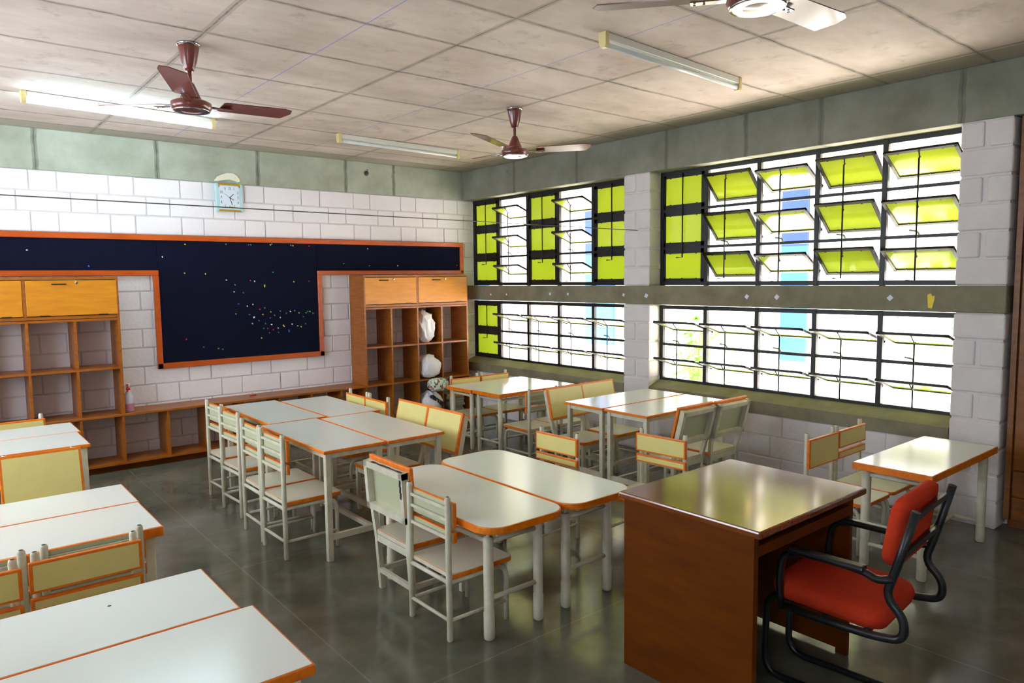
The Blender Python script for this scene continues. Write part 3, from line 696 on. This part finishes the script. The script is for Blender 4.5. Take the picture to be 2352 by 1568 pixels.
table((-3.42, -3.075, 0), R(90), 1.03, .42, H1, 'white table at the near left of the four-table block', G1, 'square', .02, inset=.035, bar=-.12)
table((-3.345, -2.045, 0), R(90), 1.0, .435, H1, 'white table at the far left of the four-table block', G1, 'square', .02, inset=.035, bar=-.12)
table((-2.985, -3.10, 0), R(90), 1.0, .43, H1, 'white table at the near right of the four-table block', G1, 'square', .02, inset=.035, bar=.12)
table((-2.905, -2.115, 0), R(90), .95, .425, H1, 'white table at the far right of the four-table block', G1, 'square', .02, inset=.035, bar=.12)
G2 = 'tables of the left column'
table((-5.135, -1.668, 0), 0, 1.02, .42, H1, 'far table of the leftmost rear pair, behind the tilted cream chair', G2, 'square', .02, inset=.035)
table((-5.155, -2.125, 0), 0, 1.02, .485, H1, 'near table of the leftmost rear pair, orange edged on square legs', G2, 'square', .024, inset=.035)
HP = .60
table((-5.145, -3.377, 0), 0, 1.03, .415, HP, 'far table of the middle pair in the left column', G2, 'pipe', .03)
table((-5.15, -3.83, 0), 0, 1.03, .48, HP, 'near table of the middle pair in the left column, thick worn orange edge', G2, 'pipe', .045)
table((-5.175, -4.912, 0), 0, 1.05, .444, HP, 'white table with an ink spot, far one of the nearest left pair', G2, 'pipe', .03)
table((-5.135, -5.388, 0), 0, 1.05, .504, HP, 'nearest white table at the bottom left corner', G2, 'pipe', .034)
INK = on_plane(251, 1391, 2, HP)
tag(MB().lathe([(.006, 0), (.0055, .0006)], seg=10).build('ink_spot', 'ink', loc=(INK.x, INK.y, HP)), 'small dark ink spot on the near left white tabletop', 'stain')
G3 = 'rounded tables in the centre'
table((-3.29, -4.49, 0), R(90), 1.18, .50, .585, 'left round-cornered white table on thick pipe legs', G3, 'thick', .034, rad=.11, inset=(.135, .095), name='rounded_table')
table((-2.78, -4.465, 0), R(90), 1.21, .49, .585, 'right round-cornered white table on thick pipe legs beside the brown desk', G3, 'thick', .034, rad=.11, inset=(.135, .09), name='rounded_table')
G4 = 'tables in the far corner'
table((-.775, -1.65, 0), 0, 1.01, .42, .61, 'far white table in the window corner, thick orange edge', G4, 'pipe', .038)
table((-.765, -2.085, 0), 0, 1.01, .43, .615, 'near white table in the window corner, in front of its twin', G4, 'pipe', .038)
G5 = 'tables beside the brick pier'
table((-.87, -3.52, 0), 0, 1.03, .43, H1, 'far white square-legged table by the brick pier', G5, 'square', .02, inset=.035)
table((-.87, -3.965, 0), 0, 1.03, .43, H1, 'near white square-legged table by the brick pier', G5, 'square', .02, inset=.035, bar=.12)
table((-.765, -5.845, 0), 0, 1.03, .435, .615, 'single white table with thick orange edge beside the right pier', 'single tables', 'pipe', .042, lr=.026, inset=.06)

# ------------------------------------------------------------------ chairs
def slab(w_, h_, th, front=-1):
    """upright slab in xz, centred, thickness along y; front face looks to +y"""
    mb = MB(); mb.box((0, 0, 0), (w_, th, h_), bev=.004, seg=2); return mb
def tube_chair(label, group, two=True):
    root = thing('tube_chair', label, 'chair', (0, 0, 0), 0, group)
    hw, hd, r = .168, .172, .0145
    H = .70
    for s in (-1, 1):
        MB().lathe([(r*.8, 0), (r, .006), (r, H-.012), (r*.8, H-.003), (r*.3, H)], c=(s*hw, -hd, 0), seg=12).build('rear_post', 'tube', root)
        MB().lathe([(r*.75, H-.0045), (r*.5, H-.0005), (r*.2, H+.0008)], c=(s*hw, -hd, 0), seg=10).build('worn_tip', 'chip', root)
        MB().tube(fillet([(s*hw, hd, .002), (s*hw, hd, .287), (s*hw, -hd+.01, .287)], .075, 6), .0125, 12).build('front_leg', 'tube', root)
    MB().tube([(-hw, -hd, .285), (hw, -hd, .285)], .011, 8).build('seat_rail', 'tube', root)
    MB().tube([(-hw, hd-.05, .287), (hw, hd-.05, .287)], .009, 8).build('seat_rail', 'tube', root)
    f = MB(); f.tube([(-hw, -hd, .10), (hw, -hd, .10)], .009, 8)
    for s in (-1, 1): f.tube([(s*hw, -hd, .10), (s*hw, hd, .10)], .009, 8)
    f.build('stretcher', 'tube', root)
    for z in ((.64, .585, .50) if two else (.63, .52)): MB().b2(-hw, hw, -hd-.004, -hd+.004, z-.007, z+.007).build('back_rail', 'tube', root)
    MB().prism([(x, y+.022) for x, y in rrect(.372, .375, .035, 4, (1, 1, 0, 0))], .302, .324, bev=.003).rear(1).build('seat', ['orange', 'tube'], root)
    st = kids(root)[-1]
    MB().prism([(x, y+.022) for x, y in rrect(.362, .365, .03, 4, (1, 1, 0, 0))], .3235, .3252).build('seat_laminate', 'seatlam', st)
    for zc, hh in (((.607, .12), (.502, .052)) if two else ((.57, .19),)):
        mb = MB(); mb.box((0, -hd+.024, zc), (.385, .02, hh), bev=.004, seg=2)
        sl = mb.build('back_slat' if two else 'backrest', 'orange', root)
        MB().box((0, -hd+.0342, zc), (.385-.026, .0015, hh-.022)).build('slat_face', 'cream', sl)
        MB().box((0, -hd+.0135, zc), (.385-.012, .0015, hh-.008)).build('slat_reverse', 'slabback', sl)
    return root
def panel_chair(label, group, up=False):
    root = thing('panel_chair', label, 'chair', (0, 0, 0), 0, group)
    hw, hd = .165, .165
    for s in (-1, 1):
        MB().b2(s*hw-.014, s*hw+.014, hd-.014, hd+.014, 0, .30, bev=.002).build('leg', 'tube', root)
        MB().bar([(s*hw, -hd+.02, 0), (s*hw, -hd, .30), (s*(hw+.02), -hd-(.005 if up else .02), .40), (s*(hw+.02), -hd-(.03 if up else .095), .69)], .028, .028).build('rear_upright', 'tube', root)
    f = MB(); g_ = MB()
    for s in (-1, 1):
        f.b2(s*hw-.011, s*hw+.011, -hd, hd, .262, .298); g_.b2(s*hw-.009, s*hw+.009, -hd, hd, .09, .115)
    f.b2(-hw, hw, hd-.011, hd+.011, .262, .298); f.b2(-hw, hw, -hd-.011, -hd+.011, .262, .298); g_.b2(-hw, hw, -hd, -hd+.02, .09, .115)
    f.build('apron', 'tube', root); g_.build('stretcher', 'tube', root)
    MB().prism([(x, y+.01) for x, y in rrect(.37, .37, .04, 4, (1, 1, 0, 0))], .299, .322, bev=.003).rear(1).build('seat', ['orange', 'tube'], root)
    st = kids(root)[-1]
    MB().prism([(x, y+.01) for x, y in rrect(.358, .358, .035, 4, (1, 1, 0, 0))], .3215, .3235).build('seat_laminate', 'seatlam', st)
    # raked back: z' along the back, y' normal
    T = Matrix.Translation((0, -hd-(.02 if up else .058), .565)) @ Matrix.Rotation(R(4 if up else 14.5), 4, 'X')
    b = MB(); fw_, fh = .40, .25
    b.b2(-fw_/2, fw_/2, -.03, .008, fh/2-.032, fh/2); b.b2(-fw_/2, fw_/2, -.03, .008, -fh/2, -fh/2+.032)
    b.b2(-fw_/2, -fw_/2+.032, -.03, .008, -fh/2, fh/2); b.b2(fw_/2-.032, fw_/2, -.03, .008, -fh/2, fh/2)
    bmesh.ops.transform(b.bm, matrix=T, verts=b.bm.verts); bf = b.build('back_frame', 'tube', root)
    b = MB(); b.b2(-fw_/2+.03, fw_/2-.03, .006, .012, -fh/2+.03, fh/2-.03); bmesh.ops.transform(b.bm, matrix=T, verts=b.bm.verts); b.build('back_panel', 'slabback', bf)
    if up:
        b = MB(); b_ = MB()
        for k_ in range(12):
            x_ = -.12+k_*.026; b.box((x_, -.014, fh/2+.0004), (.03, random.uniform(.008, .02), .0012), rz=random.uniform(-.2, .2))
            if k_ > 8: b_.box((fw_/2-.02, -.0305, fh/2-.02-(k_-8)*.03), (.016, .0012, .035), ry=.2)
        bmesh.ops.transform(b.bm, matrix=T, verts=b.bm.verts); b.build('chipped_paint', 'chip', bf); bmesh.ops.transform(b_.bm, matrix=T, verts=b_.bm.verts); b_.build('chipped_paint', 'chip', bf)
    b = MB(); b.box((0, .024, .014), (.425, .022, .262), bev=.004, seg=2); bmesh.ops.transform(b.bm, matrix=T, verts=b.bm.verts); sl = b.build('backrest', 'orange', root)
    b = MB(); b.box((0, .0352, .014), (.425-.03, .0015, .262-.03)); bmesh.ops.transform(b.bm, matrix=T, verts=b.bm.verts); b.build('backrest_face', 'cream', sl)
    return root
used = {}
PROTO = {'two': lambda l, g: tube_chair(l, g, True), 'one': lambda l, g: tube_chair(l, g, False), 'panel': panel_chair, 'upright': lambda l, g: panel_chair(l, g, True)}
def chair(kind, x, y, face, label, group, sz=1.0, jit=0, sx_=1.0):
    """x, y = midpoint between the rear posts' feet; face in degrees, 0 = +x, 90 = +y"""
    a = R(face-90+jit); off = Vector((0, .172 if kind in ('two', 'one') else .165, 0)); off.rotate(Matrix.Rotation(a, 3, 'Z'))
    loc = (x+off.x, y+off.y, 0)
    if kind not in used:
        o = PROTO[kind](label, group); o.location = loc; o.rotation_euler = (0, 0, a); o.scale = (sx_, 1, sz); used[kind] = o; return o
    return dup(used[kind], loc, a, label, group, (sx_, 1, sz))
gA = 'chairs along the four-table block'
NM = ['nearest', 'second nearest', 'third nearest', 'farthest']
for i, (x, y, j) in enumerate(((-3.795, -3.194, 1), (-3.785, -2.80, 0), (-3.735, -2.222, 3), (-3.71, -1.80, 2))):
    chair('two', x, y, 0, f'{NM[i]} of the white tube chairs along the left of the four-table block', gA, 1.115, j, 1.0 if i in (0, 2) else .95)
chair('one', -2.575, -2.01, 180, 'cream-backed tube chair far right of the four-table block, nearest the bench', gA, 1.1, 0, .9)
chair('one', -2.575, -2.358, 180, 'cream-backed tube chair right of the four-table block, overlapping the farther one', gA, 1.1, 0, .9)
chair('panel', -2.655, -2.925, 180, 'cream panel-backed chair right of the four-table block, farther of the wide pair', gA, 1.1)
chair('panel', -2.655, -3.353, 180, 'cream panel-backed chair right of the four-table block, nearer of the wide pair', gA, 1.1)
gB = 'chairs around the rounded tables'
chair('two', -3.597, -4.67, 0, 'white tube chair tucked under the left rounded table, seen from behind', gB)
chair('upright', -3.56, -4.26, 0, 'panel-backed chair with chipped white frame at the left rounded table', gB, 1.06)
chair('two', -2.20, -4.11, 180, 'cream two-slat chair facing the right rounded table from its far side', gB, 1, 2)
chair('two', -1.735, -4.605, 180, 'cream two-slat chair pulled back behind the brown desk', gB, 1, 4)
gC = 'chairs at the far corner tables'
chair('one', -1.015, -1.385, -90, 'cream chair behind the far corner tables, left one', gC)
chair('one', -.62, -1.385, -90, 'cream chair behind the far corner tables, right one by the window', gC)
chair('two', -1.04, -2.66, 90, 'tube chair seen from behind at the near side of the far corner tables', gC)
chair('two', -.65, -2.67, 90, 'tube chair mostly hidden behind the cream panel-backed chairs by the pier', gC)
gD = 'chairs around the tables by the pier'
chair('panel', -1.085, -3.06, -90, 'cream panel-backed chair on the far side of the pier tables, left one', gD, 1.06)
chair('panel', -.655, -3.04, -90, 'cream panel-backed chair on the far side of the pier tables, right one', gD, 1.06)
chair('panel', -1.02, -4.27, 90, 'white panel-backed chair seen from behind, left one before the pier tables', gD, 1.06)
chair('panel', -.595, -4.29, 90, 'white panel-backed chair seen from behind, right one nearer the window wall', gD, 1.06)
gE = 'chairs at the single table'
chair('one', -.955, -5.265, -90, 'cream one-slab chair at the single right table, left one', gE)
chair('two', -.565, -5.265, -90, 'cream two-slat chair at the single right table, nearer the window wall', gE)
gF = 'chairs in the left column'
chair('one', -4.955, -1.25, -90, 'cream chair at the back of the leftmost rear tables, near the cubbies', gF, 1.07)
chair('two', -4.945, -2.60, 90, 'tube chair whose dark post tips show behind the large cream panel-backed chair', gF, 1.05)
chair('panel', -4.96, -2.88, -90, 'large cream panel-backed chair with stained board at the left edge', gF, 1.08, 0, .92)
chair('two', -4.95, -4.30, 90, 'tube chair facing the middle left tables, back to back with another', gF)
chair('two', -4.987, -4.365, -90, 'cream two-slat chair facing the nearest left tables', gF)
chair('two', -5.36, -4.31, 90, 'tube chair at the left edge facing the middle left tables', gF)
chair('two', -5.395, -4.40, -90, 'cream two-slat chair cut off at the left edge, facing the nearest tables', gF)

# ------------------------------------------------------------------ teacher's desk
root = thing('office_desk', 'brown varnished teacher desk in the right foreground', 'desk', (0, 0, 0))
dx0, dx1, dy0, dy1, dz = -3.13, -2.28, -6.16, -5.47, .775
MB().b2(dx0, dx1, dy0, dy1, dz-.03, dz, bev=.008, seg=2).build('desktop', 'desktop', root)
MB().b2(dx0+.01, dx0+.04, dy0+.03, dy1-.03, 0.0, dz-.029).build('side_panel', 'desk', root)
MB().b2(dx1-.045, dx1-.02, dy0+.05, dy1-.03, .022, dz-.029).b2(dx1-.045, dx1-.02, dy0+.05, dy0+.1, 0, .023).b2(dx1-.045, dx1-.02, dy1-.09, dy1-.04, 0, .023).build('side_panel', 'desk', root)
MB().b2(dx0+.04, dx1-.045, dy1-.10, dy1-.08, .12, dz-.029).build('modesty_panel', 'desk', root)
MB().b2(dx0+.04, dx1-.045, dy0+.06, dy1-.1, .652, .668).b2(dx0+.04, dx1-.045, dy0+.05, dy0+.07, .649, .692).build('keyboard_tray', 'desk', root)

# office chair
root = thing('office_chair', 'red upholstered armchair with black tube frame at the brown desk', 'chair', (-2.59, -6.25, 0), R(5))
hw = .23
for s in (-1, 1):
    x = s*hw; f = MB()
    f.tube(fillet([(x*.92, .19, .378), (x*.96, .05, .375), (x, -.17, .383), (x*1.01, -.262, .40), (x*1.01, -.262, .48), (x, -.195, .545), (x, -.225, .64), (x*.97, -.285, .875)], .055, 6), .0155, 12)
    f.build('side_frame', 'blackp', root)
f = MB()
for s in (-1, 1):
    x = s*hw*.5
    f.tube(fillet([(x, .0, .372), (x, .305, .372), (x, .31, .016), (x, -.05, .016), (x, -.40, .016)], .08, 6), .0145, 12)
f.tube([(-hw*.5, -.40, .016), (hw*.5, -.40, .016)], .0145, 12); f.tube([(-hw*.95, .03, .378), (hw*.95, .03, .378)], .013, 10); f.tube([(-hw, -.13, .385), (hw, -.13, .385)], .013, 10)
f.build('sled_base', 'blackp', root)
for s in (-1, 1):
    x = s*hw*1.05
    a = MB(); a.sweep(fillet([(x*.97, .19, .378), (x, .195, .50), (x, .18, .606), (x, .10, .630), (x, -.05, .626), (x, -.13, .618), (x, -.17, .60), (x*.98, -.225, .618)], .05, 5), [(.019*math.cos(i*math.pi/5), .014*math.sin(i*math.pi/5)) for i in range(10)], up0=(0, 1, 0))
    a.box((x, .015, .630), (.048, .29, .026), rx=R(1), bev=.011, seg=3)
    a.build('armrest', 'blackp', root)
def cushion(w_, d_, th, dome, r=.06):
    mb = MB(); poly = rrect(w_, d_, r, 5); n = len(poly); lay = []
    for k, (sc_, z) in enumerate(((.86, -th*.5), (.97, -th*.42), (1.0, -th*.1), (1.0, th*.15), (.96, th*.42), (.86, th*.5+dome*.35), (.6, th*.5+dome*.75), (.25, th*.5+dome*.98))):
        lay.append([mb.bm.verts.new((x_*sc_, y_*sc_, z)) for x_, y_ in poly])
    for A, B in zip(lay, lay[1:]):
        for j in range(n): mb.bm.faces.new((A[j], A[(j+1) % n], B[(j+1) % n], B[j]))
    mb.bm.faces.new(lay[0][::-1]); mb.bm.faces.new(lay[-1])
    for f_ in mb.bm.faces: f_.smooth = True
    return mb
c = cushion(.43, .44, .075, .018, r=.07); bmesh.ops.transform(c.bm, matrix=Matrix.Translation((0, .035, .432)) @ Matrix.Rotation(R(3), 4, 'X'), verts=c.bm.verts); c.build('seat', 'red', root)
c = cushion(.41, .265, .055, .014, r=.06)
for v in c.bm.verts: v.co.z += .5*v.co.x**2
TB = Matrix.Translation((0, -.222, .765)) @ Matrix.Rotation(R(9), 4, 'X') @ Matrix.Rotation(R(-90), 4, 'X')
bmesh.ops.transform(c.bm, matrix=TB, verts=c.bm.verts); c.build('backrest', 'red', root)
for z, y in ((.695, -.242), (.835, -.270)): MB().bar(fillet([(-hw*.97, y, z), (0, y+.004, z), (hw*.97, y, z)], .1, 4), .012, .022).build('back_bar', 'blackp', root)
